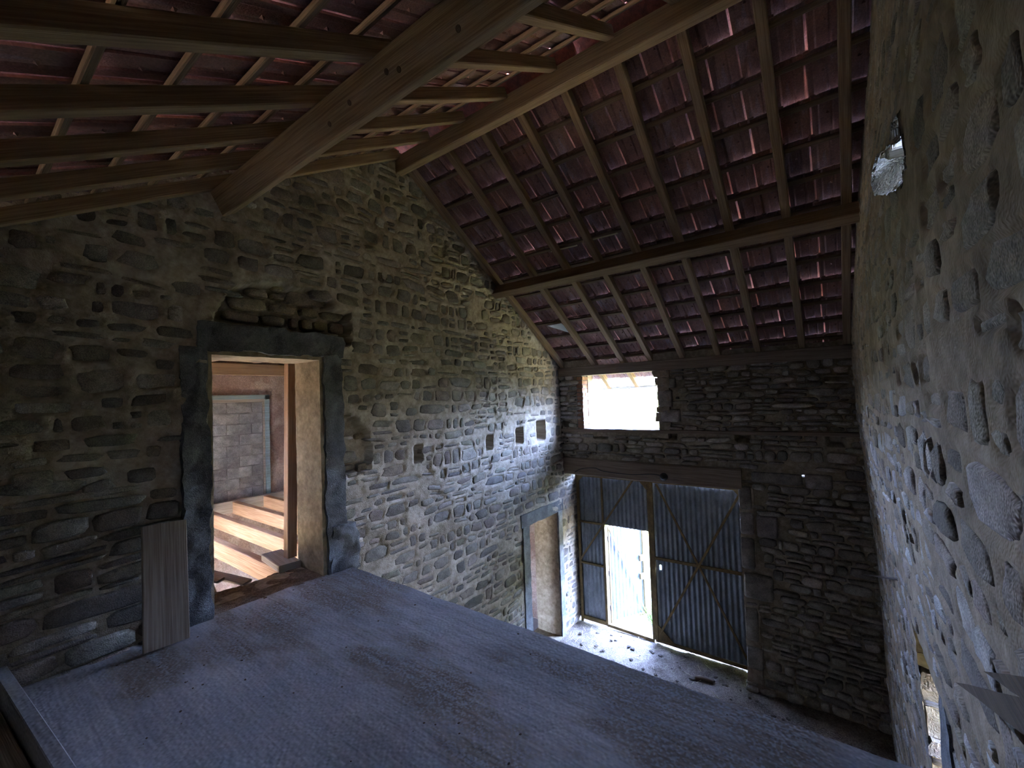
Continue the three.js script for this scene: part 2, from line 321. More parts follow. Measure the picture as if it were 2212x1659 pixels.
function extrudeShape(outline, holes, depth, place) {
  const sh = new THREE.Shape(outline.map(([a, b]) => new THREE.Vector2(a, b)));
  for (const h of holes) sh.holes.push(new THREE.Path(h.map(([a, b]) => new THREE.Vector2(a, b))));
  const g = new THREE.ExtrudeGeometry(sh, { depth, bevelEnabled: false }); g.applyMatrix4(place);
  if (place.determinant() < 0) for (const k of ['position', 'normal']) { const a = g.attributes[k].array; for (let i = 0; i < a.length; i += 9) for (let c = 0; c < 3; c++) [a[i + 3 + c], a[i + 6 + c]] = [a[i + 6 + c], a[i + 3 + c]]; }
  return uvByFace(g);
}
const rectPts = ([a, b, c, d], e = 0) => [[a - e, c - e], [b + e, c - e], [b + e, d + e], [a - e, d + e]];
const planeZY = (x0) => new THREE.Matrix4().set(0, 0, 1, x0, 0, 1, 0, 0, 1, 0, 0, 0, 0, 0, 0, 1);   // shape (z, y) drawn out along +x from x0

// ---------------------------------------------------------------- ground, floors
{
  const g = struct('ground', 'sunlit grassy ground outside the barn seen through the wicket door', 'ground');
  mesh('turf', uvByFace(new THREE.BoxGeometry(90, 0.2, 90).translate(0, FLOOR - 0.13, -10)), M.grass, g);
  mesh('gravel_apron', roughBox(-1.5, 5.5, FLOOR - 0.09, FLOOR - 0.015, -1.9, -0.4, 0.12, 0.012, 3), M.dust, g);
  const e = struct('floor_lower', 'pale dusty earth floor of the lower level inside the gate', 'floor');
  mesh('earth', roughBox(-0.1, 4.6, FLOOR - 0.15, FLOOR, -0.44, BACK_Z + 0.2, 0.06, 0.014, 4, 2), M.dust, e);
  const f = struct('floor', 'raw grey concrete slab of the upper level with screed marks and dirt', 'floor');
  mesh('slab', roughBox(-0.02, 4.3, -0.22, 0, SLAB_Z, BACK_Z + 0.1, 0.05, 0.006, 4, 3), M.slab, f);
}

// unseen greenery added in front of the gate to block the low sky
{
  const r = rng(411), leaves = [], g0 = new THREE.IcosahedronGeometry(1, 3);
  for (let i = 0; i < 26; i++) {
    const g = g0.clone(), p = g.attributes.position, R = between(r, 1.6, 2.4), cx = -22 + i * 1.9, cy = FLOOR + between(r, 1.2, 2.3), cz = -10.5 - r() * 2;
    for (let k = 0; k < p.count; k++) { const x = p.getX(k), y = p.getY(k), z = p.getZ(k), f = R * (0.75 + 0.5 * noise3(x * 3 + i, y * 3, z * 3) + 0.2 * noise3(x * 9, y * 9 + i, z * 9)); p.setXYZ(k, cx + x * f, Math.max(FLOOR - 0.1, cy + y * f * 1.15), cz + z * f); }
    g.computeVertexNormals(); leaves.push(uvByFace(g));
  }
  tag(mesh('added_hedge', mergeGeometries(leaves), mat(rgb(0.06, 0.09, 0.025), T.earth, T.grainBump, 0.02)), 'unseen green bushes added outside the window to block the low sky', 'added_hedge', null, 'stuff');
}

// ---------------------------------------------------------------- left gable wall
const leftTones = jitterTone([[0.31, 0.26, 0.19], [0.3, 0.265, 0.21], [0.275, 0.245, 0.18], [0.31, 0.245, 0.19], [0.34, 0.3, 0.255], [0.27, 0.245, 0.21], [0.43, 0.39, 0.32], [0.38, 0.34, 0.27]]);
const NICHE = [[5.36, 2.2], [5.34, 2.34], [5.24, 2.56], [5.02, 2.65], [4.7, 2.66], [4.48, 2.6], [4.2, 2.44], [4.18, 2.2]];
const SCAR = [[4.3, 1.5], [4.1, 1.44], [3.97, 1.28], [3.93, 1.02], [4.05, 0.9], [4.3, 0.9]];
const PUTLOGS = [[1.96, 2.1, 0.9, 1.09], [1.2, 1.4, 0.9, 1.14], [0.55, 0.8, 0.9, 1.2], [3.25, 3.38, 0.9, 1.08]];
{
  const w = struct('wall_left', 'stone gable wall with pale lime joints, two doorways and putlog holes', 'wall');
  const P = (s, t, h) => V(h, t, s);
  const open = (s, t) => inRect(s, t, DOOR_UP, 0.02) || inRect(s, t, DOOR_LOW, 0.02) || t > roofY(s) + 0.15;
  const bare = (s, t) => step(4.6, 5.6, s + (noise2(s * 2, t * 2, 8) - 0.5)) * (1 - step(0.9, 1.5, t + (noise2(s * 2, t * 2, 9) - 0.5) * 0.6));   // low part where the pointing is gone
  const recess = (s, t) => (inPoly(s, t, NICHE) ? 0.09 : inPoly(s, t, SCAR) ? 0.06 : 0);
  const frames = (s, t, e) => inRect(s, t, [4.25, 5.58, -0.1, 2.26], e) || inRect(s, t, [0.12, 1.33, FLOOR, -0.17], e);
  const hidden = (st) => (st.s > SLAB_Z + 0.3 && st.t < -0.12) || st.t > roofY(st.s) + 0.1 || frames(st.s, st.t, st.hw * 0.3) || PUTLOGS.some((k) => inRect(st.s, st.t, k, Math.min(st.hw, 0.08)));
  const rnd = rng(11);
  const common = { s0: -0.45, s1: BACK_Z, rnd, tone: leftTones };
  const onBare = (st) => bare(st.s, st.t) > 0.5, inNiche = (st) => inPoly(st.s, st.t, NICHE) || inPoly(st.s, st.t, SCAR);
  const stones = [
    ...layStones({ ...common, t0: FLOOR, t1: 4.5, rows: [0.075, 0.16], widths: [0.1, 0.31], gap: 0.036, power: 4.2, jit: 0.24, warp: 0.08, fill: 0.97, ok: (st) => !hidden(st) && !onBare(st) && !inNiche(st) }),
    ...layStones({ ...common, s0: 4.4, t0: -0.1, t1: 2, rows: [0.06, 0.15], widths: [0.18, 0.5], gap: 0.02, power: 4, jit: 0.1, warp: 0.05, ok: (st) => !hidden(st) && onBare(st) }),
    ...layStones({ ...common, s0: 3.8, s1: 5.5, t0: 0.86, t1: 2.7, rows: [0.09, 0.15], widths: [0.14, 0.32], gap: 0.03, power: 4, jit: 0.14, warp: 0.05, ok: (st) => !hidden(st) && inNiche(st), tone: jitterTone([[0.4, 0.33, 0.22], [0.38, 0.31, 0.23]]) }),
  ];
  for (const st of stones) st.face = inNiche(st) ? -recess(st.s, st.t) + between(rnd, -0.02, 0.03) : onBare(st) ? between(rnd, -0.012, 0.02) : between(rnd, -0.008, 0.012);
  rubbleWall({
    parent: w, s0: -0.45, s1: BACK_Z, t0: FLOOR, t1: 4.55, cell: 0.0235, P, flip: true, open, stones, pockets: PUTLOGS, seed: 5, single: 300, dome: 0.009, sink: 0.016, mortarMat: M.mortarLeft,
    base: (s, t) => (noise2(s * 0.8, t * 0.8, 1) - 0.5) * 0.05,
    mortar: (s, t) => mix(0.004 + (noise2(s * 3, t * 3, 2) - 0.5) * 0.014, -0.026, bare(s, t)) - recess(s, t) * 1.7,
  });
  const out = [[-0.45, FLOOR - 0.1], [BACK_Z + 0.4, FLOOR - 0.1], [BACK_Z + 0.4, roofY(BACK_Z + 0.4) + 0.135], [apex.z, apex.y + 0.135], [-0.45, roofY(-0.45) + 0.135]];
  mesh('core', extrudeShape(out, [rectPts(DOOR_UP, 0.005), rectPts(DOOR_LOW, 0.005)].map((h) => h.map(([a, b]) => [a, Math.max(b, FLOOR - 0.05)])), 0.24, planeZY(-0.46)), M.core, w);
  // rough concrete surrounds of the two doorways
  const d1 = struct('door_1', 'open upper doorway in the left wall with rough dark concrete surround', 'doorway'), d2 = struct('door_2', 'lower doorway beside the gate with grey concrete surround', 'doorway');
  mesh('lintel', roughBox(-0.47, 0.028, 2.05, 2.27, 4.25, 5.49, 0.03, 0.022, 8, 1), M.frame, d1);
  const jamb = (z0, z1, parent, y0, y1, seed, m = M.frame, amp = 0.02) => mesh('jamb', roughBox(-0.47, 0.022, y0, y1, z0, z1, 0.03, amp, 9, seed), m, parent);
  jamb(4.27, 4.46, d1, -0.02, 2.06, 2); jamb(5.4, 5.58, d1, -0.02, 2.06, 3);
  mesh('reveal', roughBox(-0.475, -0.01, 0, 2.04, 4.44, 4.492, 0.03, 0.004, 12, 4), M.frameFaced, d1);
  mesh('reveal', roughBox(-0.475, -0.01, 0, 2.04, 5.372, 5.41, 0.03, 0.004, 12, 5), M.frameFaced, d1);
  mesh('soffit', roughBox(-0.475, -0.005, 2.018, 2.06, 4.46, 5.4, 0.05, 0.003, 12, 6), M.frameFaced, d1);
  mesh('footing', roughBox(-0.1, 0.035, -0.03, 0.42, 4.14, 4.42, 0.025, 0.03, 9, 7), M.frame, d1);
  mesh('threshold', roughBox(-0.5, 0.01, -0.28, -0.005, 4.44, 5.42, 0.03, 0.018, 10, 8), M.earth, d1);
  mesh('lintel', roughBox(-0.47, 0.02, -0.39, -0.19, 0.1, 1.36, 0.04, 0.008, 8, 9), M.frame, d2);
  jamb(0.14, 0.27, d2, FLOOR, -0.38, 10, mat(rgb(0.36, 0.36, 0.36), T.grain, T.grainBump, 0.004), 0.004); jamb(1.15, 1.32, d2, FLOOR, -0.38, 11, mat(rgb(0.3, 0.3, 0.29), T.grain, T.grainBump, 0.004), 0.006);
  mesh('reveal', roughBox(-0.48, -0.01, FLOOR, -0.39, 0.262, 0.28, 0.06, 0.003, 8, 12), mat(rgb(0.55, 0.48, 0.36), T.mortar, T.grainBump, 0.003), d2);
  mesh('sill', roughBox(-0.5, 0.03, FLOOR - 0.08, FLOOR + 0.01, 0.2, 1.2, 0.05, 0.006, 8, 13), M.frameFaced, d2);
}

// ---------------------------------------------------------------- far wall with the gate and the window
const farTones = jitterTone([[0.58, 0.5, 0.41], [0.52, 0.45, 0.36], [0.62, 0.54, 0.46], [0.53, 0.45, 0.36], [0.48, 0.43, 0.37]]);
const POCKETS = [[0.59, 0.84, 0.86, 0.98], [1.7, 1.95, 0.89, 0.98], [2.77, 2.94, 0.9, 0.99], [3.8, 3.97, 0.86, 1.0], [0.05, 0.16, 1.06, 1.16]];
const PINHOLE = (() => { const p = onPlane(1733, 1033, 'z', 0); return [p.x - 0.02, p.x + 0.02, p.y - 0.025, p.y + 0.025]; })();
{
  const w = struct('wall_far', 'dry laid stone wall with joist pockets above the corrugated gate', 'wall');
  const P = (s, t, h) => V(s, t, h), rnd = rng(23);
  const open = (s, t) => inRect(s, t, GATE, 0.01) || inRect(s, t, WINDOW, 0.01) || inRect(s, t, PINHOLE);
  // dressed blocks beside the gate, from their corners in the photograph
  const ashlar = [[1594, 1050, 1624, 1102], [1597, 1106, 1629, 1157], [1632, 1112, 1680, 1166], [1599, 1160, 1632, 1232], [1605, 1236, 1672, 1305], [1608, 1310, 1640, 1390], [1612, 1394, 1650, 1452], [1622, 1019, 1733, 1051], [1738, 1024, 1800, 1060], [1420, 818, 1458, 838], [1422, 842, 1452, 880], [1426, 884, 1470, 912], [1652, 1470, 1700, 1500]].map(([a, b, c, d]) => {
    const p = onPlane(a, b, 'z', 0), q = onPlane(c, d, 'z', 0), st = makeStone((p.x + q.x) / 2, (p.y + q.y) / 2, Math.abs(q.x - p.x) / 2, Math.abs(p.y - q.y) / 2, 0, 9, rnd, 0.03, jitterTone([[0.5, 0.44, 0.37], [0.47, 0.41, 0.35]])(rnd));
    st.face = between(rnd, 0.005, 0.02); return st;
  });
  const lintelBand = [-0.1, 1.9, 0.2, 0.52], taper = (s) => (s < 2.76 ? 0.52 - 0.02 * s / 2.7 : 0);
  const ok = (st) => !(inRect(st.s, st.t, GATE, st.hw * 0.6) || (inRect(st.s, st.t, WINDOW, 0.0)) || (st.s < WINDOW[0] && inRect(st.s, st.t, WINDOW, st.hw)) || (st.s < 2.75 && st.t > 0 && st.t < 0.52 + st.hh * 0.7) || st.t > 1.96 || Math.abs(st.t - 1.0) < 0.028 + st.hh * 0.5 && st.t > 0.97 || POCKETS.some((k) => inRect(st.s, st.t, k, 0.05)) || inRect(st.s, st.t, PINHOLE, 0.07)
    || ashlar.some((a) => Math.abs(a.s - st.s) < a.hw + st.hw * 0.75 && Math.abs(a.t - st.t) < a.hh + st.hh * 0.75));
  const stones = [...layStones({ s0: 0, s1: 4.3, t0: FLOOR, t1: 1.0, rows: [0.065, 0.14], widths: [0.1, 0.34], gap: 0.018, power: 3.6, jit: 0.13, warp: 0.035, rnd, tone: farTones, ok }),
    ...layStones({ s0: 0, s1: 4.3, t0: 1.03, t1: 2.0, rows: [0.06, 0.13], widths: [0.09, 0.32], gap: 0.018, power: 3.4, jit: 0.13, warp: 0.03, rnd, tone: farTones, ok })];
  for (const st of stones) st.face = between(rnd, -0.015, 0.025);
  rubbleWall({ parent: w, s0: -0.02, s1: 4.32, t0: FLOOR, t1: 1.98, cell: 0.024, P, flip: false, open, stones: [...stones, ...ashlar], pockets: POCKETS, seed: 7, single: 300, dome: 0.014, sink: 0.05, mortarMat: M.mortarFar, base: (s, t) => (noise2(s * 0.9, t * 0.9, 3) - 0.5) * 0.03, mortar: () => -0.046 });
  const pin = PINHOLE, gateHole = [[GATE[0] - 0.02, FLOOR - 0.08], [GATE[1], FLOOR - 0.08], [GATE[1], GATE[3] + 0.02], [GATE[0] - 0.02, GATE[3] + 0.02]];
  mesh('core', extrudeShape([[-0.46, FLOOR - 0.1], [4.75, FLOOR - 0.1], [4.75, 1.98], [-0.46, 1.98]], [gateHole, rectPts(WINDOW, -0.004).map(([a, b]) => [a, b > 1.5 ? 1.97 : b]), rectPts(pin)], 0.2, new THREE.Matrix4().makeTranslation(0, 0, -0.41)), M.core, w);
  mesh('sill_band', beamGeo(V(0, 0.995, -0.02), V(4.15, 1.01, -0.02), 0.09, 0.05, V(0, 1, 0), { rough: 0.01 }), M.woodOld, w);
  // jambs of the gate recess and the stones that edge the window
  mesh('gate_jamb', roughBox(2.77, 2.95, FLOOR, 0.24, -0.42, -0.03, 0.06, 0.012, 7, 4), M.core, w);
  mesh('window_lining', roughBox(0.3, 1.85, 0.9, 1.02, -0.42, -0.01, 0.05, 0.01, 7, 5), M.core, w);
  let y = 1.03; const r2 = rng(31); let k = 0;
  while (y < 1.93) { const h = between(r2, 0.07, 0.16), d = between(r2, -0.03, 0.04); mesh(k ? `jamb_stone_${String(k).padStart(3, '0')}` : 'jamb_stone', roughBox(1.7 + d, 1.9, y, Math.min(y + h - 0.012, 1.95), -0.42, 0.012, 0.05, 0.016, 9, 40 + k), M.core, w); y += h; k++; }
  // brick jamb of the window
  const win = struct('window_1', 'unglazed window opening under the eaves with a brick jamb', 'window');
  const courses = 13, bh = 0.9 / courses; let n = 0;
  for (let c = 0; c < courses; c++) {
    const cuts = c % 2 ? [-0.42, -0.2, 0.0] : [-0.42, -0.31, -0.1, 0.0];
    for (let i = 1; i < cuts.length; i++) mesh(n ? `brick_${String(n).padStart(3, '0')}` : 'brick', roughBox(0.32, 0.43 + between(r2, -0.008, 0.008), 1.035 + c * bh, 1.035 + (c + 1) * bh - 0.012, cuts[i - 1] + 0.006, cuts[i] - 0.006, 0.07, 0.003, 9, ++n), M.brick, win);
  }
  mesh('joint', plainBox(0.3, 0.418, 1.02, 1.95, -0.42, -0.02), M.joint, win);
  mesh('sill', roughBox(0.4, 1.75, 1.005, 1.03, -0.44, 0.015, 0.06, 0.006, 8, 3), M.joint, win);
}

// ---------------------------------------------------------------- right wall, close beside the camera
{
  const w = struct('wall_right', 'rough stone wall with pale stones in brown mortar and a ragged hole', 'wall');
  const P = (s, t, h) => V(rightX(t) - h, t, s), rnd = rng(37);
  const open = (s, t) => inPoly(s, t, HOLE) || inRect(s, t, PASSAGE) || t > roofY(s) + 0.15;
  const nearHole = (st) => HOLE.some(([a, b]) => Math.hypot(a - st.s, b - st.t) < Math.min(st.hw, 0.09)) || inPoly(st.s, st.t, HOLE);
  const pale = jitterTone([[0.7, 0.67, 0.62], [0.55, 0.5, 0.44], [0.4, 0.33, 0.26], [0.64, 0.6, 0.55], [0.36, 0.3, 0.22]]), dull = jitterTone([[0.45, 0.38, 0.28], [0.4, 0.34, 0.255], [0.48, 0.42, 0.32]]);
  const tone = (r, s, t) => (t + (noise2(s, t, 6) - 0.5) < 1.45 ? pale(r) : dull(r));
  const ok = (st) => !(nearHole(st) || inRect(st.s, st.t, PASSAGE, st.hw * 0.4) || st.t > roofY(st.s) + 0.1 || (st.s > SLAB_Z + 0.3 && st.t < -0.12) || (st.s > 4.1 && st.s < 4.36 && st.t < 0.35));
  const stones = layStones({ s0: 0, s1: BACK_Z, t0: FLOOR, t1: 4.5, rows: [0.07, 0.16], widths: [0.1, 0.32], gap: 0.035, power: 3.6, jit: 0.28, warp: 0.07, rnd, tone, ok, fill: 0.92 });
  for (const st of stones) st.face = st.t > 1.5 ? between(rnd, -0.01, 0.004) : between(rnd, -0.004, 0.01);
  rubbleWall({ parent: w, s0: -0.05, s1: BACK_Z, t0: FLOOR, t1: 4.55, cell: 0.0235, P, flip: false, open, stones, seed: 9, single: 300, dome: 0.008, sink: 0.008, rough: 0.55, mortarMat: M.mortarRight, base: (s, t) => (noise2(s * 1.2, t * 1.2, 4) - 0.5) * 0.02, mortar: (s, t) => (noise2(s * 3, t * 3, 5) - 0.5) * 0.012 });
  const out = [[-0.41, FLOOR - 0.1], [BACK_Z + 0.4, FLOOR - 0.1], [BACK_Z + 0.4, roofY(BACK_Z + 0.4) + 0.135], [apex.z, apex.y + 0.135], [-0.41, roofY(-0.41) + 0.135]];
  // the ragged hole: its lining runs out through the wall, a little wider outside
  const c = HOLE.reduce((a, p) => [a[0] + p[0] / HOLE.length, a[1] + p[1] / HOLE.length], [0, 0]);
  const outer = HOLE.map(([a, b]) => [c[0] + 0.35 + (a - c[0]) * 1.35, c[1] + 0.2 + (b - c[1]) * 1.6]);
  mesh('core', extrudeShape(out, [outer, [[3.42, FLOOR + 0.3], [3.62, FLOOR + 0.3], [3.62, PASSAGE[3] - 0.25], [3.42, PASSAGE[3] - 0.25]]], 0.3, planeZY(4.42)), M.core, w);
  const pos = [], uv = [], idx = [], K = 9, R = 6, pts = [];
  for (let i = 0; i < HOLE.length; i++) for (let q = 0; q < R; q++) { const a = HOLE[i], b = HOLE[(i + 1) % HOLE.length], d = outer[i], e = outer[(i + 1) % HOLE.length], f = q / R; pts.push([[mix(a[0], b[0], f), mix(a[1], b[1], f)], [mix(d[0], e[0], f), mix(d[1], e[1], f)]]); }
  pts.forEach(([a, b], i) => { for (let k = 0; k <= K; k++) { const f = k / K, z = mix(a[0], b[0], f), y = mix(a[1], b[1], f), x = mix(rightX(a[1]) - 0.01, 4.74, f), n = (s) => k ? (noise3(x * 16 + s, y * 16, z * 16) - 0.5) * 0.05 : (noise3(y * 40 + s, z * 40, s) - 0.5) * 0.02; pos.push(x, y + n(3), z + n(9)); uv.push(x, y + z); } });
  const nn = pts.length; for (let i = 0; i < nn; i++) for (let k = 0; k < K; k++) { const a = i * (K + 1) + k, b = ((i + 1) % nn) * (K + 1) + k; idx.push(a, b, a + 1, b, b + 1, a + 1); }
  const hg = new THREE.BufferGeometry(); hg.setAttribute('position', new THREE.Float32BufferAttribute(pos, 3)); hg.setAttribute('uv', new THREE.Float32BufferAttribute(uv, 2)); hg.setIndex(idx); hg.computeVertexNormals();
  mesh('hole_lining', hg, mat(rgb(0.55, 0.52, 0.43), T.grain, T.grainBump, 0.02), w);
  // passage: stone jamb beyond, smooth grey render round the near edge
  let y = FLOOR, k = 0; const r2 = rng(53);
  while (y < PASSAGE[3] + 0.05) { const h = between(r2, 0.08, 0.17); mesh(k ? `jamb_stone_${String(k).padStart(3, '0')}` : 'jamb_stone', roughBox(rightX(y) + 0.005, 4.74, y, y + h - 0.014, 3.2, 3.4 + between(r2, -0.02, 0.03), 0.05, 0.014, 9, 70 + k), k % 3 ? M.frameFaced : M.core, w); y += h; k++; }
  mesh('jamb_render', roughBox(4.175, 4.74, FLOOR, PASSAGE[3], 4.12, 4.32, 0.05, 0.008, 7, 6), mat(rgb(0.3, 0.31, 0.33), T.grain, T.grainBump, 0.004), w);
  mesh('passage_lintel', roughBox(4.2, 4.74, PASSAGE[3], PASSAGE[3] + 0.14, 3.3, 4.3, 0.05, 0.01, 7, 8), M.frame, w);
}
{
  const w = struct('wall_near', 'plain stone eaves wall closing the barn behind the slab', 'wall');
  mesh('core', plainBox(-0.46, 4.75, FLOOR - 0.1, roofY(BACK_Z) + 0.02, BACK_Z, BACK_Z + 0.4), M.core, w);
}

// ---------------------------------------------------------------- roof: beams, rafters, battens, tiles
const AXIS = (sl, L0, L1, m0, m1, x0, x1, m, name, label, cat) => { const p = onSlope(sl, x0, (L0 + L1) / 2, (m0 + m1) / 2), q = onSlope(sl, x1, (L0 + L1) / 2, (m0 + m1) / 2); return thing(name, beamGeo(p, q, L1 - L0, m1 - m0, sl.N, { wave: 0.006, cham: 0.008, seed: L0 * 7 }), m, p, label, cat); };
thing('ridge_beam', beamGeo(V(-0.25, 4.305, 3.49), V(4.4, 4.305, 3.49), 0.1, 0.19, V(0, 1, 0), { cham: 0.008, wave: 0.005, seed: 2 }), M.wood, V(-0.25, 4.305, 3.49), 'sawn timber ridge beam under the row of ridge tiles', 'beam');
AXIS(FAR, 2.07, 2.19, -0.16, 0, -0.2, 4.35, M.wood, 'purlin', 'long timber purlin halfway down the slope above the gate', 'beam');
const knots = AXIS(NEAR, 2.04, 2.14, -0.19, 0, -0.2, 4.35, M.wood, 'purlin', 'thick timber purlin with knots running from the left gable above the doorway', 'beam');
for (const [u, v] of [[990, 62], [862, 150], [835, 155], [755, 222], [712, 268]]) {
  const d = ray(u, v), n = NEAR.D, p0 = onSlope(NEAR, 0, 2.142, 0), t = p0.clone().sub(camera.position).dot(n) / d.dot(n), p = camera.position.clone().addScaledVector(d, t).sub(knots.position);
  const k = new THREE.CylinderGeometry(0.014, 0.016, 0.006, 9); k.applyQuaternion(new THREE.Quaternion().setFromUnitVectors(V(0, 1, 0), n)); k.translate(p.x, p.y, p.z); mesh('knot', k, M.woodDark, knots);
}
thing('wall_plate', beamGeo(V(-0.05, 2.02, -0.04), V(4.3, 2.03, -0.04), 0.15, 0.16, V(0, 1, 0), { wave: 0.004, seed: 8 }), M.woodOld, V(-0.05, 2.02, -0.04), 'timber wall plate along the eaves above the window', 'beam');
const rafters = [
  [FAR, [0.045, 0.66, 1.17, 1.63, 2.11, 2.6, 3.1, 3.6, 4.06], 4.93, 'on the gate side slope', 'rafters of the gate side slope'],
  [NEAR, [0.05, 0.56, 1.06, 1.58, 2.11, 2.62, 3.12, 3.62, 4.05], 4.72, 'on the slope over the slab', 'rafters of the slope over the slab'],
];
for (const [sl, xs, end, label, grp] of rafters) xs.forEach((x, i) => { const p = onSlope(sl, x, 0.02, 0.045), ord = ['', 'second', 'third', 'fourth', 'fifth', 'sixth', 'seventh', 'eighth'][i], q = onSlope(sl, x, end, 0.045); thing('rafter', beamGeo(p, q, 0.075, 0.09, sl.N, { wave: 0.008, seed: 20 + i + (sl === NEAR ? 40 : 0) }), M.wood, p, i === 0 ? `timber rafter lying against the left gable wall, ${label}` : i === 8 ? `timber rafter lying against the right wall, ${label}` : `${ord} timber rafter counted from the left gable, ${label}`, 'rafter', grp); });
{
  const g = new THREE.LatheGeometry([[0.05, 0], [0.052, 0], [0.052, 5.3], [0.05, 5.3]].map(([a, b]) => new THREE.Vector2(a, b)), 10, 0, Math.PI).rotateZ(-Math.PI / 2).rotateX(0);
  g.translate(-0.5, 1.735, -0.655); const o = thing('roof_gutter', g, M.fascia, V(-0.5, 1.69, -0.655), 'pale half round gutter under the eaves outside the window', 'gutter'); o.material = o.material.clone(); o.material.side = THREE.DoubleSide;
}
// mortar packing between the rafters on the wall plate; open above the window and at a few bays
{
  const xs = rafters[0][1], g = scene.getObjectByName('wall_far');
  [[0, 1], [3, 4], [4, 5]].forEach(([a, b], i) => mesh('eaves_packing', roughBox(xs[a] + 0.04, xs[b] - 0.04, 2.09, 2.225, -0.1, 0.0, 0.05, 0.012, 8, i), M.core, g));
  mesh('eaves_packing', roughBox(2.64, 4.02, 2.09, 2.175, -0.1, -0.02, 0.05, 0.016, 8, 9), M.mortarFar, g);
}
const GAUGE = 0.335, PITCH = 0.214;
function tileGeo() {
  const top = [[-0.112, 0.012], [-0.1, 0.022], [-0.078, 0.022], [-0.064, 0.006], [-0.012, 0.006], [0, 0.014], [0.012, 0.006], [0.08, 0.006], [0.094, -0.001], [0.131, -0.001]], th = 0.011;
  const loop = [...top, ...[...top].reverse().map(([x, y]) => [x, y - th])], L = 0.405, n = loop.length, pos = [], uv = [], idx = [];
  for (const z of [0, L]) loop.forEach(([x, y]) => { pos.push(x, y, z); uv.push(x, z); });
  for (let i = 0; i < n; i++) { const j = (i + 1) % n; idx.push(i, j, n + i, j, n + j, n + i); }
  const h = top.length; for (const o of [0, n]) for (let i = 0; i < h - 1; i++) { const a = o + i, b = o + i + 1, c = o + n - 1 - i, d = o + n - 2 - i; idx.push(a, c, b, b, c, d); }
  const g = new THREE.BufferGeometry(); g.setAttribute('position', new THREE.Float32BufferAttribute(pos, 3)); g.setAttribute('uv', new THREE.Float32BufferAttribute(uv, 2)); g.setIndex(idx);
  const flat = g.toNonIndexed(); flat.computeVertexNormals();
  const nib = new THREE.ConeGeometry(0.014, 0.014, 3).toNonIndexed(); nib.rotateX(Math.PI).translate(0.03, -0.012, 0.17); nib.computeVertexNormals();
  return mergeGeometries([flat, nib]);
}
const tileVariants = [0, 1, 2, 3].map((k) => { const g = tileGeo(); const uv = g.attributes.uv; for (let i = 0; i < uv.count; i++) uv.setXY(i, uv.getX(i) + k * 0.31, uv.getY(i) + k * 0.23); return g; });
function roofSlope(sl, name, label, first, rows, seed) {
  const g = struct(name, label, 'roof'), r = rng(seed), X = sl.N.clone().cross(sl.D).normalize(), rest = []; let n = 0;
  for (let k = 0; k < rows; k++) {
    const L = first + k * GAUGE;
    const b = beamGeo(onSlope(sl, -0.4, L + 0.045, 0.104), onSlope(sl, 4.7, L + 0.045, 0.104), 0.042, 0.028, sl.N, { wave: 0.003, seed: k + seed });
    mesh(k ? `batten_${String(k).padStart(3, '0')}` : 'batten', b, M.woodDark, g);
    for (let c = 0; c < 25; c++) {
      const x = -0.53 + c * PITCH + (k % 2 ? 0.02 : 0), tilt = Math.atan((0.03 + between(r, 0, 0.003) + (sl === FAR && r() > 0.8 ? 0.006 : 0)) / 0.4), yaw = (r() - 0.5) * 0.016;
      const D = sl.D.clone().multiplyScalar(Math.cos(tilt)).addScaledVector(sl.N, Math.sin(tilt)).applyAxisAngle(sl.N, yaw).normalize(), N = D.clone().cross(X).normalize(), XX = N.clone().cross(D);
      const p = onSlope(sl, x, L + (r() - 0.5) * 0.012, 0.131), m4 = new THREE.Matrix4().makeBasis(XX, N, D).setPosition(p), geo = tileVariants[Math.floor(r() * 4)], m = M.tiles[Math.floor(r() * 5)];
      if (x > -0.12 && x < 4.3 && n < 300) { const o = mesh(n ? `tile_${String(n).padStart(3, '0')}` : 'tile', geo, m, g); n++; m4.decompose(o.position, o.quaternion, o.scale); } else rest.push(geo.clone().applyMatrix4(m4));
    }
  }
  mesh('tiles', mergeGeometries(rest), M.tiles[1], g).userData.kind = 'stuff';
  return g;
}
const roofFar = roofSlope(FAR, 'ceiling_far', 'underside of the red clay tile slope over the gate', 0.07, 14, 101);
roofSlope(NEAR, 'ceiling_near', 'underside of the red clay tile slope over the slab', 0.11, 14, 202);
{
  const r = rng(77);
  for (let i = 0; i < 13; i++) {
    const g = new THREE.CylinderGeometry(0.178, 0.168, 0.43, 14, 1, true, 0, Math.PI), inner = new THREE.CylinderGeometry(0.166, 0.156, 0.43, 14, 1, true, 0, Math.PI);
    const m = mergeGeometries([g, inner]); m.rotateZ(Math.PI / 2);
    const o = mesh(i ? `ridge_tile_${String(i).padStart(3, '0')}` : 'ridge_tile', m, M.ridgeTile, roofFar); o.position.set(-0.35 + i * 0.4, apex.y + 0.042 + between(r, 0, 0.012) + (i === 7 ? 0.012 : 0), apex.z + (r() - 0.5) * 0.012); o.rotation.y = (r() - 0.5) * 0.02;
  }
}

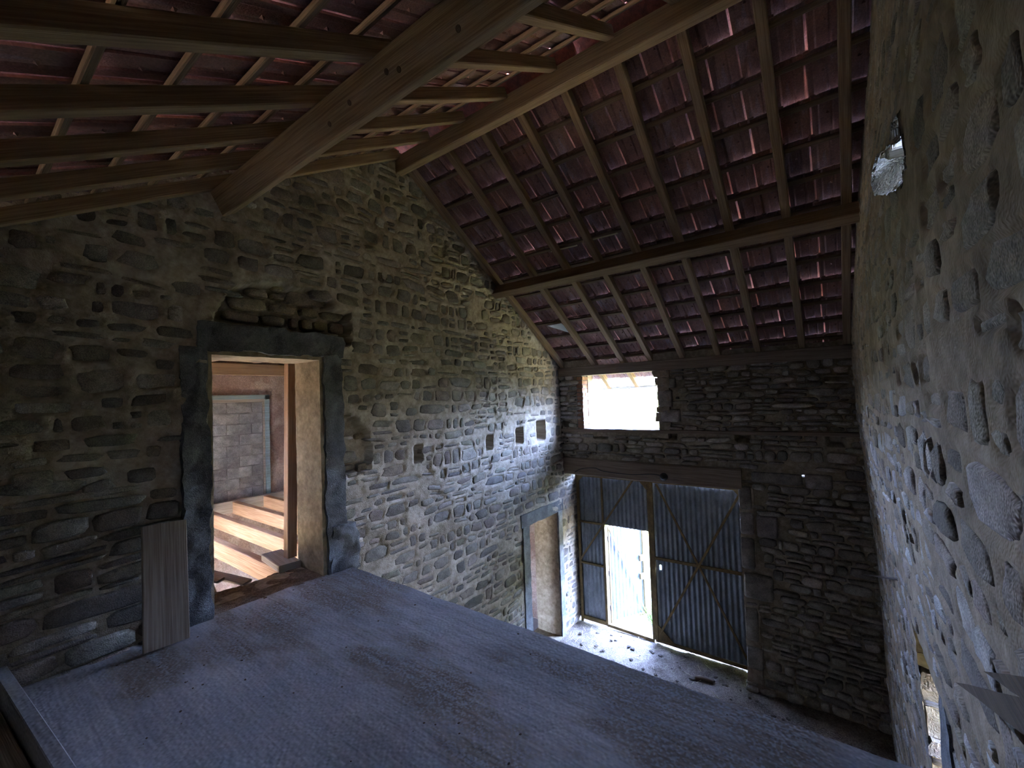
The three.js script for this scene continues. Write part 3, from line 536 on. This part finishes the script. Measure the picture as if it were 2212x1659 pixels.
// ---------------------------------------------------------------- the corrugated gate in its recess
thing('timber_lintel', mergeGeometries([beamGeo(V(-0.02, 0.37, -0.11), V(2.82, 0.355, -0.11), 0.25, 0.29, V(0, 1, 0), { rough: 0.03, wave: 0.012, cham: 0.02, segs: 24, seed: 4 }), beamGeo(V(-0.02, 0.32, -0.33), V(2.82, 0.32, -0.33), 0.18, 0.24, V(0, 1, 0), { wave: 0.01, seed: 5 })]), M.woodOld, V(0, 0.22, -0.2), 'massive weathered timber lintel over the corrugated gate', 'lintel');
{
  const pts = [[1242, 1020], [1252, 1014], [1285, 1011], [1300, 1017], [1360, 1025], [1415, 1025], [1434, 1030]].map(([u, v]) => onPlane(u, v, 'z', 0.028));
  const c = group('electric_cable', 'black cable sagging along the timber lintel to a lamp holder', 'cable', null, null, pts[0].toArray());
  mesh('wire', tube(pts.map((p) => p.clone().sub(pts[0])), 0.007, 6, 40), M.black, c);
  const h = mesh('lamp_holder', new THREE.LatheGeometry([[0, 0], [0.045, 0], [0.06, 0.015], [0.06, 0.03], [0.03, 0.045], [0.028, 0.09], [0.018, 0.1], [0, 0.1]].map(([a, b]) => new THREE.Vector2(a, b)), 14).rotateX(Math.PI / 2), M.black, c); h.position.copy(pts[pts.length - 1]).sub(pts[0]); h.position.z -= 0.02;
}
const sheetMat = M.zinc.clone(); sheetMat.side = THREE.DoubleSide;
function corrugated(x0, x1, y0, y1, hole, sag = 0) {
  const pitch = 0.076, nx = Math.round((x1 - x0) / pitch * 8), ys = [y0, ...(hole ? [hole[2], hole[3]] : [mix(y0, y1, 0.5)]), y1], pos = [], uv = [], idx = [];
  for (const y of ys) for (let i = 0; i <= nx; i++) { const x = mix(x0, x1, i / nx); pos.push(x, y + (y === y0 ? sag * Math.sin((x - x0) * 9) : 0), 0.009 * Math.sin(x / pitch * 2 * Math.PI)); uv.push(x, y); }
  for (let j = 0; j < ys.length - 1; j++) for (let i = 0; i < nx; i++) {
    const x = mix(x0, x1, (i + 0.5) / nx); if (hole && j === 1 && x > hole[0] && x < hole[1]) continue;
    const a = j * (nx + 1) + i; idx.push(a, a + 1, a + nx + 1, a + 1, a + nx + 2, a + nx + 1);
  }
  const g = new THREE.BufferGeometry(); g.setAttribute('position', new THREE.Float32BufferAttribute(pos, 3)); g.setAttribute('uv', new THREE.Float32BufferAttribute(uv, 2)); g.setIndex(idx); g.computeVertexNormals(); return g;
}
const bar = (name, parent, x0, y0, x1, y1, w = 0.04, z = 0.028, d = 0.03) => mesh(name, beamGeo(V(x0, y0, z), V(x1, y1, z), w, d, V(0, 0, 1), { cham: 0.003, wave: 0.001, seed: x0 + y0 }), M.iron, parent);
const gusset = (parent, x, y, a, b) => { const s = new THREE.Shape([new THREE.Vector2(0, 0), new THREE.Vector2(a, 0), new THREE.Vector2(0, b)]); mesh('gusset', uvByFace(new THREE.ExtrudeGeometry(s, { depth: 0.008, bevelEnabled: false }).translate(x, y, 0.03)), M.iron, parent); };
{
  const GZ = -0.44, y0 = 0.06, top = 2.66;                       // heights above the floor
  const L = group('corrugated_gate_leaf', 'left corrugated gate leaf holding the open wicket door', 'gate', null, null, [0, FLOOR, GZ]);
  mesh('sheet', corrugated(-0.035, 0.52, 0.06, 1.79), sheetMat, L); mesh('sheet', corrugated(-0.035, 0.7, 1.79, top), sheetMat, L); mesh('sheet', corrugated(0.69, 1.385, 1.795, top), sheetMat, L);
  bar('stile', L, 0.045, 0, 0.045, top, 0.05); bar('stile', L, 1.36, y0, 1.36, top, 0.05); bar('stile', L, 0.53, y0, 0.53, 1.8, 0.045, 0.02, 0.05); bar('bar', L, 0.52, 1.8, 0.52, top, 0.03);
  bar('rail', L, 0.05, 1.8, 0.53, 1.8, 0.035); bar('rail', L, 0.05, 1.06, 0.53, 1.06, 0.035); bar('rail', L, 0.05, y0 + 0.01, 0.53, y0 + 0.01, 0.07, 0.02); bar('rail', L, 0.53, y0 - 0.01, 1.36, y0 - 0.03, 0.05, 0.02); bar('rail', L, 0.05, top - 0.02, 1.36, top - 0.02, 0.04);
  bar('brace', L, 1.12, top, 0.05, 1.1, 0.032, 0.045, 0.012);
  gusset(L, 0.06, top - 0.02, 0.12, -0.12); gusset(L, 1.34, top - 0.02, -0.14, -0.16);
  const R = group('corrugated_gate_leaf', 'closed right corrugated gate leaf with a crossed iron brace', 'gate', null, null, [0, FLOOR, GZ]);
  mesh('sheet', corrugated(1.39, 2.08, 0.012, top, [1.485, 1.515, 1.2, 1.28], 0.006), sheetMat, R); mesh('sheet', corrugated(2.07, 2.84, 0.022, top - 0.02, null, 0.01), sheetMat, R);
  bar('stile', R, 1.405, 0.03, 1.405, top, 0.05); bar('stile', R, 2.8, 0.06, 2.8, top, 0.05); bar('rail', R, 1.42, 1.39, 2.8, 1.4, 0.045); bar('rail', R, 1.42, 0.055, 2.8, 0.045, 0.05, 0.02); bar('rail', R, 1.42, top - 0.02, 2.8, top - 0.02, 0.04);
  bar('brace', R, 1.5, top - 0.05, 2.75, 0.12, 0.035, 0.047, 0.012); bar('brace', R, 1.47, 0.2, 2.72, top - 0.1, 0.035, 0.06, 0.012);
  gusset(R, 1.42, 0.08, 0.26, 0.24); gusset(R, 2.78, top - 0.02, -0.16, -0.18);
  const W = group('wicket_door', 'small corrugated wicket door standing open to the daylight', 'door', null, null, [0.56, FLOOR, GZ - 0.02]); W.rotation.y = 60 * Math.PI / 180;
  mesh('sheet', corrugated(0.02, 0.76, 0.1, 1.75), sheetMat, W);
  bar('stile', W, 0.02, 0.08, 0.02, 1.76, 0.035); bar('stile', W, 0.765, 0.08, 0.765, 1.76, 0.035); bar('rail', W, 0.02, 0.09, 0.77, 0.09, 0.035); bar('rail', W, 0.02, 1.75, 0.77, 1.75, 0.035); bar('brace', W, 0.03, 1.72, 0.75, 0.12, 0.03, 0.045, 0.012);
  for (const y of [1.05, 0.72]) { const k = mesh('lock_box', plainBox(0.66, 0.77, y, y + 0.1, 0.03, 0.07), M.iron, W); mesh('latch', plainBox(0.77, 0.8, y + 0.035, y + 0.06, 0.04, 0.055), M.rust, k); }
  for (const y of [0.35, 0.95, 1.55]) { const h = mesh('hinge', new THREE.CylinderGeometry(0.012, 0.012, 0.09, 8), M.rust, W); h.position.set(0, y, 0.03); }
}

// ---------------------------------------------------------------- the room beyond the left gable
{
  const BX = -4.45, w = struct('wall_beyond', 'limewashed stone walls of the sunlit room beyond the upper doorway', 'wall');
  const wallGeo = (x0, x1, y0, y1, z0, z1, s) => roughBox(x0, x1, y0, y1, z0, z1, 0.08, 0.014, 5, s);
  mesh('end_wall', wallGeo(BX - 0.35, BX, FLOOR, 2.75, -0.4, 6.6, 1), M.limed, w);
  mesh('side_wall', wallGeo(BX, -0.46, FLOOR, 2.75, -0.42, 0, 2), M.limed, w);
  const hole = [[-2.5, 0.9], [-2.0, 0.9], [-2.0, 1.5], [-2.5, 1.5]], door = [[-2.9, -2.2], [-1.7, -2.2], [-1.7, -0.9], [-2.9, -0.9]];
  mesh('window_wall', extrudeShape([[BX - 0.3, FLOOR - 0.1], [-0.4, FLOOR - 0.1], [-0.4, 2.75], [BX - 0.3, 2.75]], [hole, door], 0.35, new THREE.Matrix4().makeTranslation(0, 0, 6.3)), M.limed, w);
  const f = struct('floor_beyond', 'pale concrete floor seen below the open joists', 'floor'); mesh('screed', roughBox(BX - 0.1, -0.2, FLOOR - 0.2, FLOOR, -0.2, 6.7, 0.15, 0.006, 3, 4), mat(rgb(0.5, 0.51, 0.53), T.concrete, T.concreteBump, 0.003), f);
  const c = struct('ceiling_beyond', 'boarded ceiling of the room beyond the upper doorway', 'ceiling');
  for (let i = 0; i < 40; i++) mesh(i ? `ceiling_board_${String(i).padStart(3, '0')}` : 'ceiling_board', plainBox(BX - 0.35, -0.22, 2.58, 2.605, -0.4 + i * 0.176, -0.4 + i * 0.176 + 0.174), M.woodNew, c);
  mesh('roof_deck', plainBox(BX - 0.5, -0.22, 2.62, 2.8, -0.5, 6.75), M.core, c);
  thing('ceiling_beam', beamGeo(V(BX + 0.1, 2.255, 0), V(BX + 0.1, 2.255, 6.3), 0.14, 0.2), M.wood, V(BX + 0.1, 2.255, 0), 'brown ceiling beam along the end wall beyond the doorway', 'beam');
  for (const z of [2.1, 2.72, 3.3, 3.95, 4.6, 5.3]) thing('ceiling_joist', beamGeo(V(BX, 2.47, z), V(-0.3, 2.47, z), 0.1, 0.2, V(0, 1, 0), { seed: z }), M.woodNew, V(BX, 2.47, z), 'pale ceiling joist above the room beyond the doorway', 'joist', 'ceiling joists beyond the doorway');
  [[2.64, 'fifth'], [3.12, 'fourth'], [3.61, 'third'], [4.12, 'second'], [4.61, '']].forEach(([z, ord]) => thing('floor_joist', beamGeo(V(BX, -0.1, z), V(-0.35, -0.1, z), 0.085, 0.2, V(0, 1, 0), { seed: z * 3 }), M.woodNew, V(BX, -0.2, z), ord ? `${ord} bare softwood floor joist counted from the upright post` : 'bare softwood floor joist directly beneath the upright post and offcut', 'joist', 'floor joists beyond the doorway'));
  thing('wall_joist', beamGeo(V(BX + 0.06, -0.08, 2), V(BX + 0.06, -0.08, 5.5), 0.1, 0.2), M.woodGrey, V(BX + 0.06, -0.08, 2), 'grey timber along the end wall under the joist ends', 'joist');
  const p = thing('timber_post', beamGeo(V(-0.6, 0.07, 4.51), V(-0.58, 2.5, 4.47), 0.095, 0.09, V(1, 0, 0), { seed: 6 }), M.woodNew, V(-0.6, 0.07, 4.51), 'upright softwood post just inside the doorway', 'post');
  thing('timber_offcut', beamGeo(V(-0.93, 0.035, 4.54), V(-0.42, 0.035, 4.6), 0.2, 0.07, V(0, 1, 0), { seed: 9 }), M.woodGrey, V(-0.7, 0, 4.57), 'short thick timber offcut under the upright post', 'timber');
  const scraps = [[-0.95, 5.1, -0.42, 4.98, 0.09, 0.03], [-0.8, 5.2, -0.36, 5.3, 0.12, 0.05], [-1.0, 5.3, -0.5, 5.16, 0.07, 0.095]];
  scraps.forEach(([x0, z0, x1, z1, wd, y], i) => thing('board_scrap', beamGeo(V(x0, y, z0), V(x1, y - 0.01, z1), wd, 0.025, V(0.1, 1, 0.15), { rough: 0.02, seed: x0 }), M.woodOld, V(x0, 0, z0), ['narrow splintered board scrap lying flat nearest the bare joists', 'widest splintered board scrap lying by the iron hook', 'slim splintered board scrap lying across the other two scraps'][i], 'board', 'board scraps on the threshold'));
  thing('iron_hook', tube([V(-0.5, -0.02, 5.36), V(-0.5, 0.09, 5.36), V(-0.5, 0.13, 5.34), V(-0.5, 0.13, 5.32), V(-0.5, 0.105, 5.31)], 0.006), M.rust, V(-0.5, 0, 5.36), 'rusty iron hook standing at the doorway threshold', 'hook');
  [[-2.05, 3.3], [-2.35, 3.62], [-1.9, 2.95]].forEach(([x, z]) => thing('iron_rod', new THREE.CylinderGeometry(0.012, 0.012, 0.16, 7).translate(x, FLOOR + 0.08, z), M.rust, V(x, FLOOR, z), 'short rusty rod standing in the floor below the joists', 'rod', 'rods in the floor below'));
  // walled-up doorway in the end wall
  const d = struct('door_3', 'walled up door with peeling blue frame in the end wall', 'door');
  const fx = BX + 0.03, fr = (n, z0, z1, y0, y1, m) => mesh(n, plainBox(BX - 0.02, fx + 0.02, y0, y1, z0, z1), m, d);
  fr('frame_post', 3.01, 3.085, 0, 1.8, M.bluePaint); fr('frame_post', 3.93, 4.0, 0, 1.8, M.frameFaced); fr('frame_head', 3.01, 4.0, 1.735, 1.81, M.bluePaint);
  mesh('rebate', plainBox(BX, fx, 0, 1.735, 3.085, 3.12), M.woodGrey, d); mesh('rebate', plainBox(BX, fx, 1.68, 1.735, 3.12, 3.93), M.woodGrey, d);
  mesh('mortar_bed', plainBox(BX - 0.01, BX + 0.014, 0, 1.69, 3.1, 3.95), M.joint, d);
  let n = 0; for (let k = 0; k < 9; k++) for (const [a, b] of k % 2 ? [[3.125, 3.5], [3.51, 3.92]] : [[3.125, 3.3], [3.31, 3.7], [3.71, 3.92]]) mesh(n ? `block_${String(n).padStart(3, '0')}` : 'block', roughBox(BX, BX + 0.022, k * 0.187 + 0.008, k * 0.187 + 0.176, a + 0.003, b - 0.003, 0.09, 0.003, 9, n++), M.block, d);
}

// ---------------------------------------------------------------- things on the slab, in the roof and on the floors
thing('leaning_board', beamGeo(V(0.2, 0.01, 5.72), V(0.05, 0.8, 5.69), 0.255, 0.022, V(1, 0.2, 0), { seed: 3, wave: 0.003 }), mat(rgb(0.25, 0.2, 0.145), T.wood, T.woodBump, 0.001), V(0.2, 0, 5.72), 'short wide board leaning on the left wall beside the doorway', 'board');
thing('concrete_curb', beamGeo(V(0.02, 0.085, 6.435), V(1.9, 0.085, 6.3), 0.055, 0.17, V(0, 1, 0), { cham: 0.004, rough: 0.008 }), M.slab, V(0.02, 0, 6.435), 'narrow raised concrete curb across the slab corner', 'curb');
[[6.52, 0.1, 0.07, M.woodOld, 'mossy old plank lying directly behind the concrete curb'], [6.66, 0.14, 0.05, M.woodDark, 'dark brown plank in the corner behind the mossy plank'], [6.83, 0.16, 0.09, M.woodDark, 'wide dark plank in the corner furthest behind the curb']].forEach(([z, wd, y, m, label]) => thing('plank', beamGeo(V(0.04, y / 2, z), V(2.0, y / 2, z - 0.12), wd, y, V(0, 1, 0), { rough: 0.02, wave: 0.01, seed: z }), m, V(0.04, 0, z), label, 'plank'));
{
  const prong = (px, x, name, label) => { const pts = px.map(([u, v]) => { const p = onPlane(u, v, 'x', x); return [p.z, p.y]; }); return thing(name, extrudeShape(pts, [], 0.035, planeZY(x)), mat(rgb(0.1, 0.065, 0.025), T.wood, T.woodBump, 0.003, { roughness: 1 }), V(x, pts[0][1], pts[0][0]), label, 'board'); };
  prong([[2064, 1474], [2090, 1478], [2125, 1488], [2212, 1508], [2300, 1530], [2300, 1650], [2212, 1588], [2160, 1548], [2110, 1508]], 4.085, 'broken_plank', 'long splintered dark plank jammed along the right wall');
  prong([[2124, 1450], [2150, 1453], [2212, 1462], [2300, 1475], [2300, 1530], [2212, 1512], [2180, 1490], [2150, 1468]], 4.045, 'broken_plank', 'shorter splintered plank jammed above the long broken one');
  const a = onPlane(1862, 1240, 'z', 0.03), b = onPlane(1942, 1252, 'x', rightX(-0.2) - 0.02);
  thing('iron_bar', tube([a, a.clone().lerp(b, 0.5), b], 0.009, 6, 6), M.rust, a, 'thin iron bar across the corner of the right wall', 'bar');
  const onFar = (u, v, m) => { const d = ray(u, v), q = onSlope(FAR, 0, 0, m), t = q.clone().sub(camera.position).dot(FAR.N) / d.dot(FAR.N); return camera.position.clone().addScaledVector(d, t); };
  for (const [u0, v0, u1, v1, label] of [[1190, 544, 1247, 530, 'short yellowish lath tucked under tiles close to the left gable'], [1272, 520, 1334, 504, 'short yellowish lath tucked under tiles further from the gable']]) { const p = onFar(u0, v0, 0.085), q = onFar(u1, v1, 0.085); thing('lath', beamGeo(p, q, 0.02, 0.012, FAR.N), M.straw, p, label, 'lath'); }
  const c = [[1182, 704], [1212, 699], [1240, 722], [1222, 716]].map(([u, v], i) => onFar(u, v, i === 0 ? 0.02 : 0.085)), g = new THREE.BufferGeometry().setFromPoints([c[0], c[1], c[2], c[0], c[2], c[3]]); g.setAttribute('uv', new THREE.Float32BufferAttribute([0, 0, 0.1, 0, 0.1, 0.1, 0, 0, 0.1, 0.1, 0, 0.1], 2));
  const back = g.clone().translate(0, 0.006, -0.004); g.computeVertexNormals(); back.computeVertexNormals();
  thing('tile_shard', mergeGeometries([g, back]), mat(rgb(0.5, 0.52, 0.5), null, null, 0, { side: THREE.DoubleSide }), c[0].clone(), 'pale sheet fragment hanging under the tiles near the left gable', 'fragment');
  const s0 = onPlane(1503, 1464, 'y', FLOOR + 0.02), s1 = onPlane(1540, 1474, 'y', FLOOR + 0.02);
  thing('stick', tube([s0, s0.clone().lerp(s1, 0.5).add(V(0, 0.015, 0)), s1], 0.03, 8, 10), M.woodDark, s0, 'dark stubby stick lying on the earth floor before the gate', 'stick');
}
{
  const r = rng(901), parts = [];
  for (let i = 0; i < 420; i++) { const x = 0.15 + 3.3 * r() * r() + (r() - 0.5) * 0.3, z = -0.35 + r() * 3.6; parts.push(new THREE.BoxGeometry(between(r, 0.05, 0.2), 0.004, 0.004).rotateY(r() * 6.28).rotateZ((r() - 0.5) * 0.3).translate(Math.max(0.1, x), FLOOR + 0.022, z)); }
  tag(mesh('straw', mergeGeometries(parts), M.straw), 'loose straw scattered on the earth floor inside the gate', 'straw', null, 'stuff');
  const peb = []; for (let i = 0; i < 260; i++) { const s = between(r, 0.008, 0.035), g = new THREE.IcosahedronGeometry(s, 0); g.scale(1.3, 0.6, 1).rotateY(r() * 6).translate(between(r, 0.1, 4.1), FLOOR + 0.012, -0.3 + r() * 4); peb.push(g); }
  tag(mesh('pebbles', mergeGeometries(peb), M.dust), 'small stones and grit strewn over the earth floor', 'pebbles', null, 'stuff');
  const crumbs = []; for (let i = 0; i < 130; i++) { const s = between(r, 0.002, 0.007); crumbs.push(new THREE.IcosahedronGeometry(s, 0).scale(1.4, 0.6, 1).rotateY(r() * 6).translate(between(r, 0.05, 4), 0.004, between(r, SLAB_Z + 0.03, 6.2))); }
  tag(mesh('crumbs', mergeGeometries(crumbs), M.earth), 'crumbs of mortar and dirt scattered on the slab', 'debris', null, 'stuff');
  const blade = new THREE.BufferGeometry(); blade.setAttribute('position', new THREE.Float32BufferAttribute([-0.006, 0, 0, 0.006, 0, 0, 0.0, 0.5, 0.15, 0.004, 0.5, 0.15], 3)); blade.setIndex([0, 1, 2, 1, 3, 2]); blade.computeVertexNormals();
  const N = 3200, inst = new THREE.InstancedMesh(blade, M.blade, N), o = new THREE.Object3D();
  for (let i = 0; i < N; i++) {
    const tuft = i < 1400; let x, z; if (tuft) { const a = r() * 6.28, d = Math.sqrt(r()) * 0.5; x = 1.35 + Math.cos(a) * d * 0.8; z = -1.35 + Math.sin(a) * d; } else { x = between(r, -3, 6); z = -1.7 - r() * 5; }
    o.position.set(x, FLOOR - 0.03, z); o.rotation.set((r() - 0.5) * 0.9, r() * 6.28, (r() - 0.5) * 0.5); o.scale.set(1, between(r, 0.25, 0.75), 1); o.updateMatrix(); inst.setMatrixAt(i, o.matrix);
  }
  inst.name = 'grass'; inst.castShadow = inst.receiveShadow = true; scene.add(tag(inst, 'green grass growing outside the open wicket door', 'grass', null, 'stuff'));
}
renderer.render(scene, camera);
